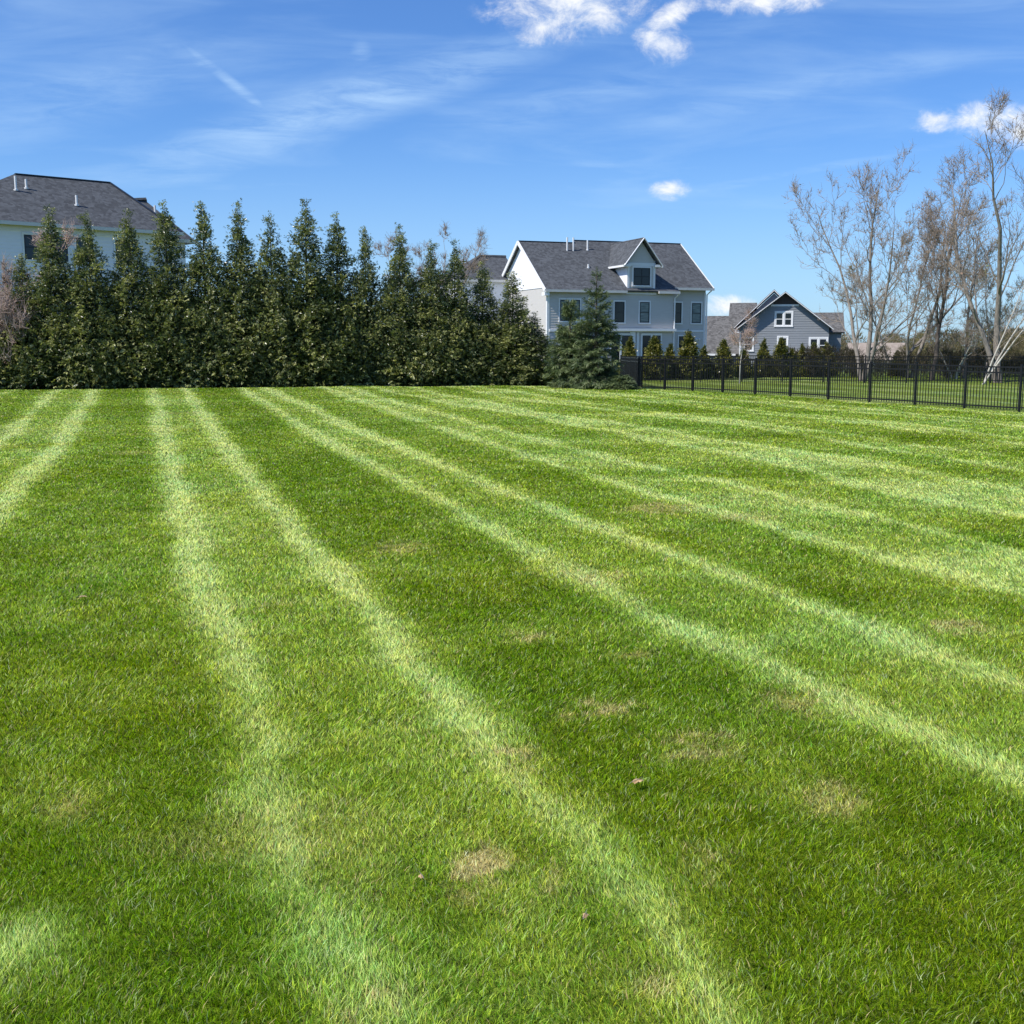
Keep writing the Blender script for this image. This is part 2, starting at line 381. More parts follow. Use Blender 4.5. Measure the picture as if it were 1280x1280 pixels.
# ---------------------------------------------------------------- evergreens
def spray_mesh(org, dirs, size, rs, nleaf=7, width=.22, droop=.35, c_lo=(.03,.05,.014), c_hi=(.17,.17,.055), tint=None):
    """fans of flat leaflets. org (n,3) dirs (n,3) size (n,)"""
    n = len(org); up = np.array((0,0,1.0))
    side = np.cross(dirs, up+rs.normal(0,.55,(n,3))); side /= np.linalg.norm(side,axis=1)[:,None]+1e-9
    V = np.zeros((n,nleaf,4,3)); Cc = np.zeros((n,nleaf,4,3))
    base = rs.rand(n,1)**1.6 if tint is None else tint[:,None]
    for k in range(nleaf):
        t = (k/(nleaf-1)-.5)*2
        pos = rs.uniform(0,.5,(n,1))
        d = dirs*(1-.35*abs(t))+side*t*.95+rs.normal(0,.12,(n,3)); d[:,2] -= droop*rs.uniform(.2,1.2,n)
        d /= np.linalg.norm(d,axis=1)[:,None]
        o = org+dirs*size[:,None]*pos
        L = size[:,None]*(.8-.3*abs(t))*rs.uniform(.7,1.2,(n,1))
        ws = np.cross(d, side+rs.normal(0,.5,(n,3))); ws = np.cross(ws, d); ws /= np.linalg.norm(ws,axis=1)[:,None]+1e-9
        ws = ws*L*width
        V[:,k,0] = o; V[:,k,1] = o+d*L*.55+ws*.5; V[:,k,2] = o+d*L; V[:,k,2,2] -= L[:,0]*.12; V[:,k,3] = o+d*L*.55-ws*.5
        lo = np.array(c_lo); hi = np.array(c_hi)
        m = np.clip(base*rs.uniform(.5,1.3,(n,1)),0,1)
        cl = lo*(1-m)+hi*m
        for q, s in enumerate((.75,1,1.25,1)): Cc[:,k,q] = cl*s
    F = (np.arange(n*nleaf)*4)[:,None]+np.array([[0,1,2,3]])
    return V.reshape(-1,3), F, Cc.reshape(-1,3)

def arborvitae(H, Rm, seed, c_hi=(.50,.49,.19), c_lo=(.055,.082,.030), dens=1.0, lumps=1.0):
    rs = np.random.RandomState(seed)
    nb = int(330*dens)
    # branch clumps on a conical profile
    t = 1-np.sqrt(rs.rand(nb)); t = np.clip(t*1.02,0,.985)            # more near base
    az = (np.arange(nb)*2.39996+rs.uniform(-.5,.5,nb))
    prof = Rm*np.where(t < .16, .80+.20*t/.16, ((1-t)/.84)**.88)
    prof = prof*(1+lumps*.20*(fbm(az*1.3+seed, t*9, 2)-.5)*2)*rs.uniform(.62,1.24,nb)
    zc = t*H+.1
    dirs = np.stack([np.cos(az), np.sin(az), .25+.75*t+rs.normal(0,.15,nb)],1); dirs /= np.linalg.norm(dirs,axis=1)[:,None]
    cen = np.stack([np.cos(az)*prof*.80, np.sin(az)*prof*.80, zc],1)
    branch_tone = rs.rand(nb)**1.5
    # tip leader sprays
    ns = 23
    idx = np.repeat(np.arange(nb), ns)
    spread = (.09+.17*(1-t[idx]))*(Rm/1.5)**.6*(1+.0*idx)
    org = cen[idx]+rs.normal(0,1,(nb*ns,3))*spread[:,None]*np.array((1,1,.85))*1.0+dirs[idx]*rs.uniform(-.25,.22,(nb*ns,1))*(1-t[idx])[:,None]
    d = dirs[idx]+rs.normal(0,.45,(nb*ns,3)); d /= np.linalg.norm(d,axis=1)[:,None]
    size = (.13+.15*(1-t[idx]))*rs.uniform(.7,1.3,nb*ns)
    tone = np.clip(branch_tone[idx]*.75+rs.normal(0,.16,nb*ns)+.05,0,1)
    # inner fill
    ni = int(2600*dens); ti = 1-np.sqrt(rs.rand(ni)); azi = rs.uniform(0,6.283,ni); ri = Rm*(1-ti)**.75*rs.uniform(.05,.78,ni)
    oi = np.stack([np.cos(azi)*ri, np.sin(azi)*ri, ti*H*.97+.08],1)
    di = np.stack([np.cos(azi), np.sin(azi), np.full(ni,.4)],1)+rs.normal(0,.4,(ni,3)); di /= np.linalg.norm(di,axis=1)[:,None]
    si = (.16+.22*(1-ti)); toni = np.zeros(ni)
    # leader
    nl = 46; tl = np.linspace(.80,1.0,nl); al = np.arange(nl)*2.4
    ol = np.stack([np.cos(al)*.02, np.sin(al)*.02, tl*H],1); dl = np.stack([np.cos(al), np.sin(al), np.full(nl,1.0)],1); dl /= np.linalg.norm(dl,axis=1)[:,None]
    sl = .10+.26*(1-tl)/.20; tol = rs.rand(nl)*.5
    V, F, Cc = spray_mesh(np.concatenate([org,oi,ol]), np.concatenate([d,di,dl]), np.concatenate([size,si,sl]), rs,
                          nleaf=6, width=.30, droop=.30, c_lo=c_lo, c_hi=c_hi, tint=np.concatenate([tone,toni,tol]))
    V[:,2] = np.maximum(V[:,2], .01)
    root = empty('arborvitae')
    b = MB(); b.tube([(0,0,-.1),(.01,.01,H*.3),(-.01,0,H*.65),(0,0,H*.97)], [.10*Rm/1.4,.075*Rm/1.4,.04*Rm/1.4,.006], 8); b.build('trunk', M['bark_dark'], root)
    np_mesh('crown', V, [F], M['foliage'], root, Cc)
    return root
TREE_H = 7.6
protos = [arborvitae(TREE_H, 1.66, 11+i, lumps=1+.2*i) for i in range(5)]
HEDGE = [ # tip x, tip y, width factor, label
 (-14,352,1.0,'low dark evergreen cut by the left edge of the photo behind the brown twigs'),
 (26,318,.95,'evergreen half hidden behind the reddish bare tree at far left'),
 (62,262,1.0,'narrow topped evergreen just right of the reddish bare tree, before the left house'),
 (108,263,.95,'evergreen rising between the first two dark upper windows of the left house'),
 (160,266,1.05,'evergreen before the middle of the left house wall, under its ridge end'),
 (205,250,1.0,'evergreen whose wispy tip crosses the small lower roof of the left house'),
 (252,253,.95,'evergreen just past the right roof corner of the left house, first against open sky'),
 (297,256,1.0,'second evergreen right of the left house, with a tall thin tip'),
 (337,264,.9,'slightly shorter evergreen left of the tallest broad one near mid row'),
 (381,253,1.12,'tallest and fullest evergreen in the middle of the long row'),
 (420,265,.98,'evergreen immediately right of the tallest broad one in the row'),
 (456,284,.82,'slim short evergreen two places right of the tallest, left of a deep notch'),
 (499,285,.95,'evergreen directly left of the thin bare branches poking above the row'),
 (538,299,.95,'evergreen directly right of the thin bare branches poking above the row'),
 (568,303,.9,'slender tipped evergreen left of the low roof wing of the grey house'),
 (603,326,.95,'evergreen standing before the low roof wing of the grey house'),
 (641,340,1.1,'wide evergreen covering the sunlit gable end of the grey house'),
 (668,392,1.15,'short broad evergreen at the right end of the long row, beside the spruce')]
rr = random.Random(5)
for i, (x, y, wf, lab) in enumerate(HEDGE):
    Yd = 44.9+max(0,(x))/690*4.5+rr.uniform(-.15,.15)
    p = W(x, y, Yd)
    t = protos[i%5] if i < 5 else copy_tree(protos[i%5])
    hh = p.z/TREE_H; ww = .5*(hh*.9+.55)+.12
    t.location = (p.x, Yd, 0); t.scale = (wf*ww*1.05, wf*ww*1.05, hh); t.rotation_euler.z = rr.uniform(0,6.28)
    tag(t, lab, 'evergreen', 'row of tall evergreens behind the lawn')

# young golden arborvitaes behind the second fence
yp = [arborvitae(2.4, .62, 40+i, c_hi=(.34,.30,.07), c_lo=(.04,.06,.016), dens=.42) for i in range(2)]
YOUNG = [(788,423,56,'young yellow green evergreen before the left patio door of the grey house'),
 (818,420,56,'young yellow green evergreen before the right patio door of the grey house'),
 (861,417,57,'young evergreen before the small ground floor window of the grey house'),
 (905,424,58,'young evergreen by the corner of the brown roofed wing'),
 (955,426,60,'young evergreen just right of the small bare tree'),
 (977,422,60,'taller young evergreen under the middle of the slate gabled house'),
 (1003,432,60,'young evergreen right below the little white porch gable'),
 (1018,428,61,'young evergreen under the left half of the lower right window'),
 (1034,430,61,'young evergreen left of the large forked bare tree'),
 (1122,438,62,'dark young evergreen standing alone between the bare trunks'),
 (880,434,58,'low young evergreen below the wall lamp of the grey house'),
 (930,436,59,'low young evergreen behind the small bare tree'),
 (838,432,57,'low young evergreen below the white downspout'),
 (990,436,60,'low young evergreen below the upper window of the slate gabled house')]
for i, (x, y, Yd, lab) in enumerate(YOUNG):
    p = W(x, y, Yd); t = yp[i%2] if i < 2 else copy_tree(yp[i%2])
    s = p.z/2.4; t.location = (p.x,Yd,0); t.scale = (s*rr.uniform(.75,1.0),)*2+(s,); t.rotation_euler.z = rr.uniform(0,6.28)
    tag(t, lab, 'evergreen', 'young evergreens behind the second fence')

def spruce(H, Rm, seed, droop=.25):
    rs = np.random.RandomState(seed); root = empty('spruce')
    b = MB(); b.tube([(0,0,-.1),(.02,0,H*.4),(0,.01,H*.8),(0,0,H)], [.11*Rm/1.5,.08*Rm/1.5,.035,.006], 8); b.build('trunk', M['bark_dark'], root)
    O=[];D=[];S=[];T=[]; wood = MB()
    nb = 230
    for i in range(nb):
        t = 1-math.sqrt(rs.rand()); t = min(t,.97); z = .12+t*H*.98
        az = rs.uniform(0,6.283); L = Rm*((1-t)**.82)*rs.uniform(.7,1.15)+.08
        if t<.12: L *= .75+2*t
        dirv = np.array((math.cos(az), math.sin(az)))
        n = 9; up0 = .15+.75*t; pts = []
        for k in range(n+1):
            q = k/n; zz = z+L*(up0*q-(.55-.4*t)*q*q+.18*q**3); pts.append((dirv[0]*L*q, dirv[1]*L*q, max(zz,.04)))
        wood.tube(pts[::3], [.018*(1-.28*k)*(1-t*.6)+.003 for k in range(4)], 4, False)
        tone = rs.rand()
        for k in range(2, n+1):
            p = np.array(pts[k]); q = k/n; dd = np.array(pts[k])-np.array(pts[k-1]); dd /= np.linalg.norm(dd)
            sd = np.array((-dirv[1], dirv[0], 0))
            for sgn in (-1,1,0):
                if sgn == 0 and k < n-1 and rs.rand() < .5: continue
                v = dd*(.75)+sd*sgn*.8+np.array((0,0,-.12))+rs.normal(0,.18,3); v /= np.linalg.norm(v)
                O.append(p+rs.normal(0,.02,3)); D.append(v); S.append((.16+.22*L*(1-.45*q)/Rm)*rs.uniform(.8,1.25)); T.append(np.clip(tone*.6+rs.rand()*.4-.1,0,1))
    for k in range(20):
        a = k*2.4; O.append(np.array((0,0,H*(.93+.07*k/19)))); v = np.array((math.cos(a),math.sin(a),.9)); D.append(v/np.linalg.norm(v)); S.append(.2-.11*k/19); T.append(.3)
    wood.build('branches', M['bark_dark'], root)
    V,F,Cc = spray_mesh(np.array(O),np.array(D),np.array(S),rs,nleaf=9,width=.12,droop=.12,c_lo=(.05,.085,.035),c_hi=(.24,.28,.11),tint=np.array(T))
    V[:,2] = np.maximum(V[:,2], .01)
    np_mesh('crown', V, [F], M['needles'], root, Cc)
    return root
def place(t, x, ytip, Yd, H, wf, rz, lab, cat, group=None):
    p = W(x, ytip, Yd); t.location = (p.x,Yd,0); t.scale = (wf,wf,p.z/H); t.rotation_euler.z = rz; tag(t, lab, cat, group)
place(spruce(5.2,1.38,3), 746, 334, 45.3, 5.2, .78, .4, 'feathery blue green spruce at the right end of the evergreen row', 'spruce')
place(spruce(3.4,1.1,4), 713, 378, 46.3, 3.4, .85, 1.4, 'smaller spruce tucked against the left side of the feathery spruce', 'spruce')
sj = spruce(.8,.8,9); place(sj, 775, 473, 44.6, .8, .8, 0, 'low olive shrub at the foot of the feathery spruce', 'shrub'); sj.name = 'low_shrub'

# ---------------------------------------------------------------- bare trees
class Segs:
    def __init__(s): s.a=[]; s.b=[]; s.ra=[]; s.rb=[]
    def add(s,a,b,ra,rb): s.a.append(a); s.b.append(b); s.ra.append(ra); s.rb.append(rb)
    def build(s, name, k, m, parent):
        a=np.array(s.a); b=np.array(s.b); ra=np.array(s.ra); rb=np.array(s.rb); n=len(a)
        d=b-a; d/=np.linalg.norm(d,axis=1)[:,None]+1e-9
        ref=np.where(np.abs(d[:,2:3])>.9, np.array([[1.0,0,0]]), np.array([[0,0,1.0]]))
        u=np.cross(d,ref); u/=np.linalg.norm(u,axis=1)[:,None]; w=np.cross(d,u)
        V=np.zeros((n,2,k,3))
        for j in range(k):
            t=2*math.pi*j/k; o=u*math.cos(t)+w*math.sin(t)
            V[:,0,j]=a+o*ra[:,None]-d*ra[:,None]*.3; V[:,1,j]=b+o*rb[:,None]
        base=(np.arange(n)*2*k)[:,None]
        F=np.concatenate([base+np.array([[j,(j+1)%k,k+(j+1)%k,k+j]]) for j in range(k)])
        return np_mesh(name, V.reshape(-1,3), [F], m, parent, None, True)
def bare_tree(name, H, spread, seed, stems=1, r0=.13, bark='bark', twig='twig', levels=4, lean=0, bud=(.20,.17,.07), budn=1.0, kids=7, fork=.3, low=.22, twr=1.0):
    rs = random.Random(seed); root = empty(name); big = Segs(); tw = Segs(); ends = []
    def grow(p, d, L, r, lv, start):
        n = 8 if lv < 2 else (4 if lv==2 else 3); pts=[p]; cur = Vector(d)
        kk = kids if lv == 0 else (8 if lv == 1 else (5 if lv==2 else 0))
        step = L/n; kidat = sorted(rs.uniform(start,.97) for _ in range(kk)); ki = 0
        r_end = max(r*.07,.005) if lv < 2 else r*.5
        side = rs.random()*6.28
        for i in range(n):
            wob = .10 if lv == 0 else .19
            cur = (cur+Vector((rs.gauss(0,wob), rs.gauss(0,wob), rs.gauss(0,wob*.6)+(.10 if lv>0 else .03)))).normalized()
            q = p+cur*step; ra = r+(r_end-r)*i/n; rb = r+(r_end-r)*(i+1)/n
            (big if ra > .02 else tw).add(tuple(p), tuple(q), ra, rb)
            while ki < len(kidat) and kidat[ki] <= (i+1)/n:
                f = kidat[ki]; kp = p+(q-p)*(f*n-i); ki += 1
                if lv+1 < levels:
                    side += 2.4+rs.uniform(-.5,.5); ax = cur.orthogonal().normalized(); ax.rotate(Matrix.Rotation(side,3,cur))
                    ang = R(rs.uniform(28,55)) if lv else R(rs.uniform(25,52))
                    nd = (cur*math.cos(ang)+ax*math.sin(ang)).normalized()
                    fac = (1-.62*f) if lv == 0 else (.9-.5*f)
                    l2 = L*fac*(spread if lv == 0 else .58)*rs.uniform(.7,1.15)
                    rk = max(.010*twr, (r+(r_end-r)*f)*rs.uniform(.34,.52)) if lv < 2 else .0085*twr*(1.3 if lv==2 else 1)
                    grow(kp, nd, l2, rk, lv+1, .15)
                if lv >= 2: ends.append(kp)
            p = q
        ends.append(p)
    for s in range(stems):
        a = 2*math.pi*s/stems+rs.random(); tl = fork if stems > 1 else .04
        d = Vector((math.cos(a)*tl+lean, math.sin(a)*tl, 1)).normalized()
        grow(Vector((math.cos(a)*.08*(stems>1), math.sin(a)*.08*(stems>1), -.1)), d, H*(.93 if s==0 else rs.uniform(.72,.95)), r0*(1 if s==0 else .8), 0, low)
    E = np.array([tuple(e) for e in ends]); rn = np.random.RandomState(seed+500); q = int(len(E)*1.35)
    for _ in range(1):
        B0 = E[rn.randint(0,len(E),q)]; d = rn.normal(0,.5,(q,3)); d[:,2] += .55; d /= np.linalg.norm(d,axis=1)[:,None]
        B1 = B0+d*rn.uniform(.12,.42,(q,1))
        tw.a += list(map(tuple,B0)); tw.b += list(map(tuple,B1)); tw.ra += [.006*twr]*q; tw.rb += [.003*twr]*q
        E = np.concatenate([E, B1])
    big.build('trunk', 7, M[bark], root); tw.build('twigs', 3, M[twig], root)
    if budn > 0:
        E = np.array([tuple(e) for e in ends]); rn = np.random.RandomState(seed)
        m = int(len(E)*budn); E = E[rn.randint(0,len(E),m)]+rn.normal(0,.05,(m,3))
        s = rn.uniform(.012,.034,(m,1)); V = np.zeros((m,3,3))
        for q in range(3): V[:,q] = E+rn.normal(0,1,(m,3))*s
        cb = np.array(bud)*rn.uniform(.6,1.5,(m,1)); Cc = np.repeat(cb[:,None],3,1)
        np_mesh('foliage', V.reshape(-1,3), [(np.arange(m)*3)[:,None]+np.array([[0,1,2]])], M['buds'], root, Cc.reshape(-1,3))  # these are the spring buds at the twig ends
    return root
def put(t, x, Yd, ytip, H, lab, cat='bare tree', group='bare trees beyond the fences', rz=0, wf=1.0):
    p = W(x, ytip, Yd); t.location = (W(x,440,Yd).x, Yd, 0); s = p.z/H; t.scale = (s*wf,s*wf,s); t.rotation_euler.z = rz; tag(t, lab, cat, group)
PK=(.24,.15,.11); OL=(.22,.22,.07)
put(bare_tree('bare_tree',10,.62,21,stems=3,r0=.125,bud=PK,fork=.26,kids=10,low=.15,budn=.6), 1080, 54, 182, 10, 'large forked bare tree with spreading limbs just right of the slate gabled house', wf=.95, rz=.6)
put(bare_tree('bare_tree',8.6,.55,41,stems=2,r0=.09,bud=PK,kids=10,fork=.2,low=.2,budn=.6), 1138, 59, 232, 8.6, 'slender double stemmed bare tree just left of the straight dark trunked one', wf=1.1)
put(bare_tree('bare_tree',9.5,.6,22,stems=1,r0=.12,bark='bark_dark',bud=PK,kids=11,low=.2,budn=.8), 1166, 56, 205, 9.5, 'straight single trunked bare tree with a dark trunk rising from the fence')
put(bare_tree('bare_tree',9,.52,23,stems=1,r0=.09,bud=OL,kids=10,low=.28,budn=.8), 1206, 58, 235, 9, 'slim bare tree between the dark trunked tree and the tall right one')
put(bare_tree('bare_tree',12,.55,24,stems=2,r0=.17,bud=PK,kids=10,fork=.14,low=.25,budn=.5), 1250, 52, 128, 12, 'tallest bare tree with thick twin trunks reaching the cloud at right')
put(bare_tree('bare_tree',12,.55,25,stems=1,r0=.15,bud=PK,kids=10,low=.3,budn=.5), 1288, 50, 138, 12, 'tall bare tree cut by the right edge of the photo')
put(bare_tree('bare_tree',7.5,.5,26,stems=2,r0=.1,bud=OL,kids=9,budn=.9), 1118, 62, 275, 7.5, 'smaller bare tree with olive buds between forked tree and straight tree')
put(bare_tree('bare_tree',7,.5,27,stems=2,r0=.09,bud=OL,kids=9,budn=1.6), 1232, 60, 330, 7, 'short leafing tree with yellow green buds below the tallest bare tree')
put(bare_tree('bare_tree',5,.6,28,stems=3,r0=.07,bark='bark_pale',bud=OL,kids=7,budn=.8), 1195, 57, 372, 5, 'short pale stemmed tree in front of the distant woods')
put(bare_tree('bare_tree',4.2,.6,29,stems=1,r0=.05,bark='bark_pale',twig='twig_red',bud=(.3,.18,.12),kids=8,low=.3,budn=.8), 925, 50.2, 392, 4.2, 'small bare tree with reddish twigs between the two fences before the slate house', group='small bare trees')
put(bare_tree('bare_tree',8.2,.38,30,stems=5,r0=.06,bud=PK,kids=9,budn=.1,fork=.10), 520, 54, 268, 8.2, 'thin bare branches showing above a notch in the evergreen row', group='small bare trees')
put(bare_tree('bare_tree',6.3,.40,31,stems=2,r0=.06,bark='bark',twig='twig_red',bud=(.5,.36,.28),kids=9,budn=.9,fork=.12), 0, 46.6, 232, 6.3, 'reddish bare treetop showing before the left house at the photo edge', group='small bare trees')
put(bare_tree('bare_tree',2.6,.85,32,stems=5,r0=.03,bark='bark_dark',twig='twig_red',bud=(.16,.10,.07),kids=7,low=.05,budn=.8,fork=.4), 2, 44.7, 350, 2.6, 'dense brown twiggy shrub at the left end of the evergreen row', 'shrub', 'small bare trees', wf=.7)
# leaning pale stems
def leaning():
    root = empty('leaning_tree'); b = MB(); p0 = Vector((0,0,0)); tw = Segs(); rs = random.Random(8)
    for (dx,h,r) in ((2.3,4.2,.05),(1.7,4.8,.042),(3.0,4.4,.042)):
        pts = [Vector((dx*t**1.15+rs.gauss(0,.04), rs.gauss(0,.05), h*t-.1)) for t in (0,.25,.5,.75,1)]
        b.tube(pts, [r,r*.85,r*.7,r*.5,r*.25], 7, False)
        for _ in range(26):
            t = rs.uniform(.3,1); k = min(int(t*4),3); p = pts[k].lerp(pts[k+1], t*4-k if k<4 else 1); d = Vector((rs.uniform(-.3,1), rs.gauss(0,.5), rs.uniform(.2,1))).normalized()
            for q in range(4):
                e = p+d*rs.uniform(.2,.35); tw.add(tuple(p),tuple(e),.012-.002*q,.010-.002*q); p = e; d = (d+Vector((rs.gauss(0,.3),rs.gauss(0,.3),.1))).normalized()
    b.build('trunk', M['bark_pale'], root, True); tw.build('twigs', 3, M['twig'], root); return root
lt = leaning(); lt.location = (W(1232,440,49.6).x, 49.6, 0); tag(lt, 'pale trunks leaning hard to the right above the fence', 'bare tree', 'bare trees beyond the fences')

# ---------------------------------------------------------------- houses
def roof_gable(b, u0, u1, v0, v1, ze, zr, th=.16, ov=.35, og=.3):
    """ridge along u; eaves at v0,v1 walls"""
    vm = (v0+v1)/2; k = (zr-ze)/(vm-v0); zo = ze-ov*k
    b.slab([(u0-og,v0-ov,zo),(u1+og,v0-ov,zo),(u1+og,vm,zr),(u0-og,vm,zr)], th)
    b.slab([(u1+og,v1+ov,zo),(u0-og,v1+ov,zo),(u0-og,vm,zr),(u1+og,vm,zr)], th)
    return zo
def window(root, xc, z0, z1, w, y, two=False, sash='sash', pane='glass', trim=.09, mull=True, facing=None, colonial=False):
    """on the front plane y; returns frame (part) with sash and pane sub-parts"""
    b = MB(); x0 = xc-w/2; x1 = xc+w/2; t = trim; d = .045
    b.box(x0-t,x1+t,y-d,y-.0,z1,z1+t*1.2); b.box(x0-t*1.2,x1+t*1.2,y-d-.02,y,z0-t,z0); b.box(x0-t,x0,y-d,y,z0,z1); b.box(x1,x1+t,y-d,y,z0,z1)
    if two: b.box(xc-.05,xc+.05,y-d,y,z0,z1)
    fr = b.build('window', M['trim'], root)
    s = MB(); e = .075; parts = ((x0,xc-.05),(xc+.05,x1)) if two else ((x0,x1),)
    for a, c in parts:
        yy = y-.030
        s.box(a,a+e,yy,y-.004,z0,z1); s.box(c-e,c,yy,y-.004,z0,z1); s.box(a+e,c-e,yy,y-.004,z0,z0+e); s.box(a+e,c-e,yy,y-.004,z1-e,z1)
        zm = (z0+z1)/2; s.box(a+e,c-e,yy,y-.004,zm-.03,zm+.03)
        if colonial: s.box((a+c)/2-.03,(a+c)/2+.03,yy-.002,y-.006,z0+e,z1-e)
    s.build('sash', M[sash], fr)
    g = MB()
    for a, c in parts: g.add([(a+e,y-.018,z0+e),(c-e,y-.018,z0+e),(c-e,y-.018,z1-e),(a+e,y-.018,z1-e),(a+e,y-.010,z0+e),(c-e,y-.010,z0+e),(c-e,y-.010,z1-e),(a+e,y-.010,z1-e)], [(0,1,2,3),(7,6,5,4),(0,4,5,1),(1,5,6,2),(2,6,7,3),(3,7,4,0)])
    g.build('pane', M[pane], fr)
    return fr
def pipe(root, u, v, z, h, r=.06):
    b = MB(); b.tube([(u,v,z-.3),(u,v,z+h)], r, 8); b.tube([(u,v,z-.02),(u,v,z+.06)], r*1.9, 8); b.build('vent_pipe', M['pipe'], root)

# --- grey house in the middle
o = W(684,440,80)
H2 = empty('grey_house', (o.x, 80, 0), R(20)); tag(H2, 'two storey blue grey house with charcoal roof, gabled dormer and black windows', 'house', 'houses behind the lawn')
ZE = 5.8; D2 = 10.4; ZR = 9.32; LB = 10.04; LT = 13.05
b = MB(); b.box(0,LB,0.0,D2,-.2,ZE); b.box(LB,LT,.6,D2-.3,-.2,ZE); b.box(6.2,8.45,-.02,4.0,ZE-.05,7.75)
b.build('wall', M['siding'], H2)
s = MB(); s.siding(lambda z:0, lambda z:6.15, 2.75, ZE, -.003); s.siding(lambda z:8.5, lambda z:LB, 2.75, ZE, -.003); s.siding(lambda z:6.15, lambda z:8.5, 2.75, 5.6, -.003)
s.siding(lambda z:6.8, lambda z:LB, .2, 2.6, -.003); s.siding(lambda z:LB+.02, lambda z:LT, .1, ZE, .597)
s.build('siding', M['siding'], H2)
s = MB(); s.siding(lambda z:0, lambda z:6.6, .2, 2.6, -.003); s.build('patio_siding', M['siding_light'], H2)
# left gable end of the grey house, its sunlit whiteness put into the colour
gb = MB(); vm = D2/2
gb.slab([(-.02,0,ZE),(-.02,D2,ZE),(-.02,vm,ZR-.15)], .0) if False else None
gb.add([(-.04,0.05,ZE-.1),(-.04,D2-.05,ZE-.1),(-.04,vm,ZR-.25),(.2,0.05,ZE-.1),(.2,D2-.05,ZE-.1),(.2,vm,ZR-.25)], [(0,2,1),(3,4,5),(0,1,4,3),(1,2,5,4),(2,0,3,5)])
gb.build('gable_wall', M['siding_white'], H2)
gb = MB(); gb.add([(LT-.3,0.8,ZE-.1),(LT-.3,D2-.5,ZE-.1),(LT-.3,vm+.1,ZR-.2),(LT+.02,0.8,ZE-.1),(LT+.02,D2-.5,ZE-.1),(LT+.02,vm+.1,ZR-.2)], [(0,2,1),(3,4,5),(0,1,4,3),(1,2,5,4),(2,0,3,5)])
gb.build('gable_wall', M['siding'], H2)
r = MB(); k = (ZR-ZE)/vm; roof_gable(r, 0, 4.6, 0, D2, ZE, ZR)
# right roof part a little higher
ZR2 = 9.53; v2 = vm+.25; k2 = (ZR2-ZE+.1)/v2
r.slab([(4.3,-.35,ZE-.35*k),(LB+.3,-.35,ZE-.35*k),(LB+.3,v2,ZR2),(4.3,v2,ZR2)], .15)
r.slab([(LB+.3,.1,ZE-.35*k+.45*(ZR2-ZE+.35*k)/(v2+.35)),(LT+.35,.1,ZE-.35*k+.45*(ZR2-ZE+.35*k)/(v2+.35)),(LT+.35,v2,ZR2),(LB+.3,v2,ZR2)], .15)
r.slab([(4.3,v2,ZR2),(LT+.35,v2,ZR2),(LT+.35,D2+.5,ZE-.2),(4.3,D2+.5,ZE-.2)], .15)
rf = r.build('roof', M['shingle'], H2)
rc = MB(); rc.beam((-.3,vm,ZR+.0),(4.3,vm,ZR+.0),.22,.05); rc.beam((4.3,v2,ZR2+.0),(LT+.35,v2,ZR2+.0),.22,.05); rc.build('ridge_cap', M['sash'], rf)
# trims
t = MB(); ze = ZE-.35*k
t.box(-.3,6.05,-.47,-.352,ze-.20,ze-.02); t.box(8.6,LB+.3,-.47,-.352,ze-.20,ze-.02)
ze2 = ZE-.35*k+.45*(ZR2-ZE+.35*k)/(v2+.35); t.box(LB+.1,LT+.4,-.02,.098,ze2-.2,ze2-.02)
t.build('gutter', M['gutter'], H2)
t = MB()
t.beam((-.33,-.38,ze-.1),(-.33,vm,ZR-.1),.07,.26); t.build('rake_board', M['trim'], H2); t = MB(); t.beam((-.33,D2+.38,ze-.1),(-.33,vm,ZR-.1),.07,.26); t.build('rake_board', M['trim'], H2); t = MB()
t.beam((LT+.39,.1,ze2-.1),(LT+.39,v2,ZR2-.1),.07,.22)
t.build('rake_board', M['trim'], H2); t = MB(); t.box(-.36,.0,-.4,.2,ze-.45,ze-.21)      # eave return
t.build('eave_return', M['trim'], H2)
t = MB(); t.box(-.03,.14,-.035,-.018,.1,ZE-.3); t.build('corner_board', M['trim'], H2); t = MB(); t.box(LT-.12,LT+.02,.565,.582,.1,ZE-.3); t.build('corner_board', M['trim'], H2); t = MB(); t.box(-.05,-.03,-.035,.14,.1,ZE-.3); t.build('corner_board', M['trim'], H2)
t = MB(); t.box(0.14,LB-.2,-.09,-.02,2.6,2.78); t.box(LB+.1,LT-.13,.54,.58,2.62,2.76); t.box(4.9,LB+.1,-.35,-.1,2.66,2.84); t.build('belt_trim', M['trim'], H2)
t = MB(); t.tube([(LB+.25,-.38,ze-.2),(LB+.05,-.1,ze-.5),(LB+.05,-.06,.1)], .055, 8); t.tube([(LT+.2,.06,ze2-.2),(LT+.07,.5,ze2-.5),(LT+.07,.5,.1)], .05, 8); t.build('downspout', M['trim'], H2)
# dormer
DW0, DW1, DZ = 6.2, 8.45, 7.55
d = MB(); d.box(DW0,DW1,-.06,-.02,ZE-.3,DZ)
d.add([(DW0,-.06,DZ),(DW1,-.06,DZ),((DW0+DW1)/2,-.06,9.05),(DW0,.3,DZ),(DW1,.3,DZ),((DW0+DW1)/2,.3,9.05)], [(0,1,2),(5,4,3),(0,3,4,1),(1,4,5,2),(2,5,3,0)])
dm = d.build('dormer', M['siding'], H2)
d = MB(); dc = (DW0+DW1)/2; hw = 1.125+.42; kz = 0
d.slab([(dc-hw,-.38,DZ-.2),(dc,-.38,9.34),(dc,5.2,9.34),(dc-hw,2.6,DZ-.2)], .12)
d.slab([(dc+hw,-.38,DZ-.2),(dc,-.38,9.34),(dc,5.2,9.34),(dc+hw,2.6,DZ-.2)], .12)
d.build('dormer_roof', M['shingle'], dm)
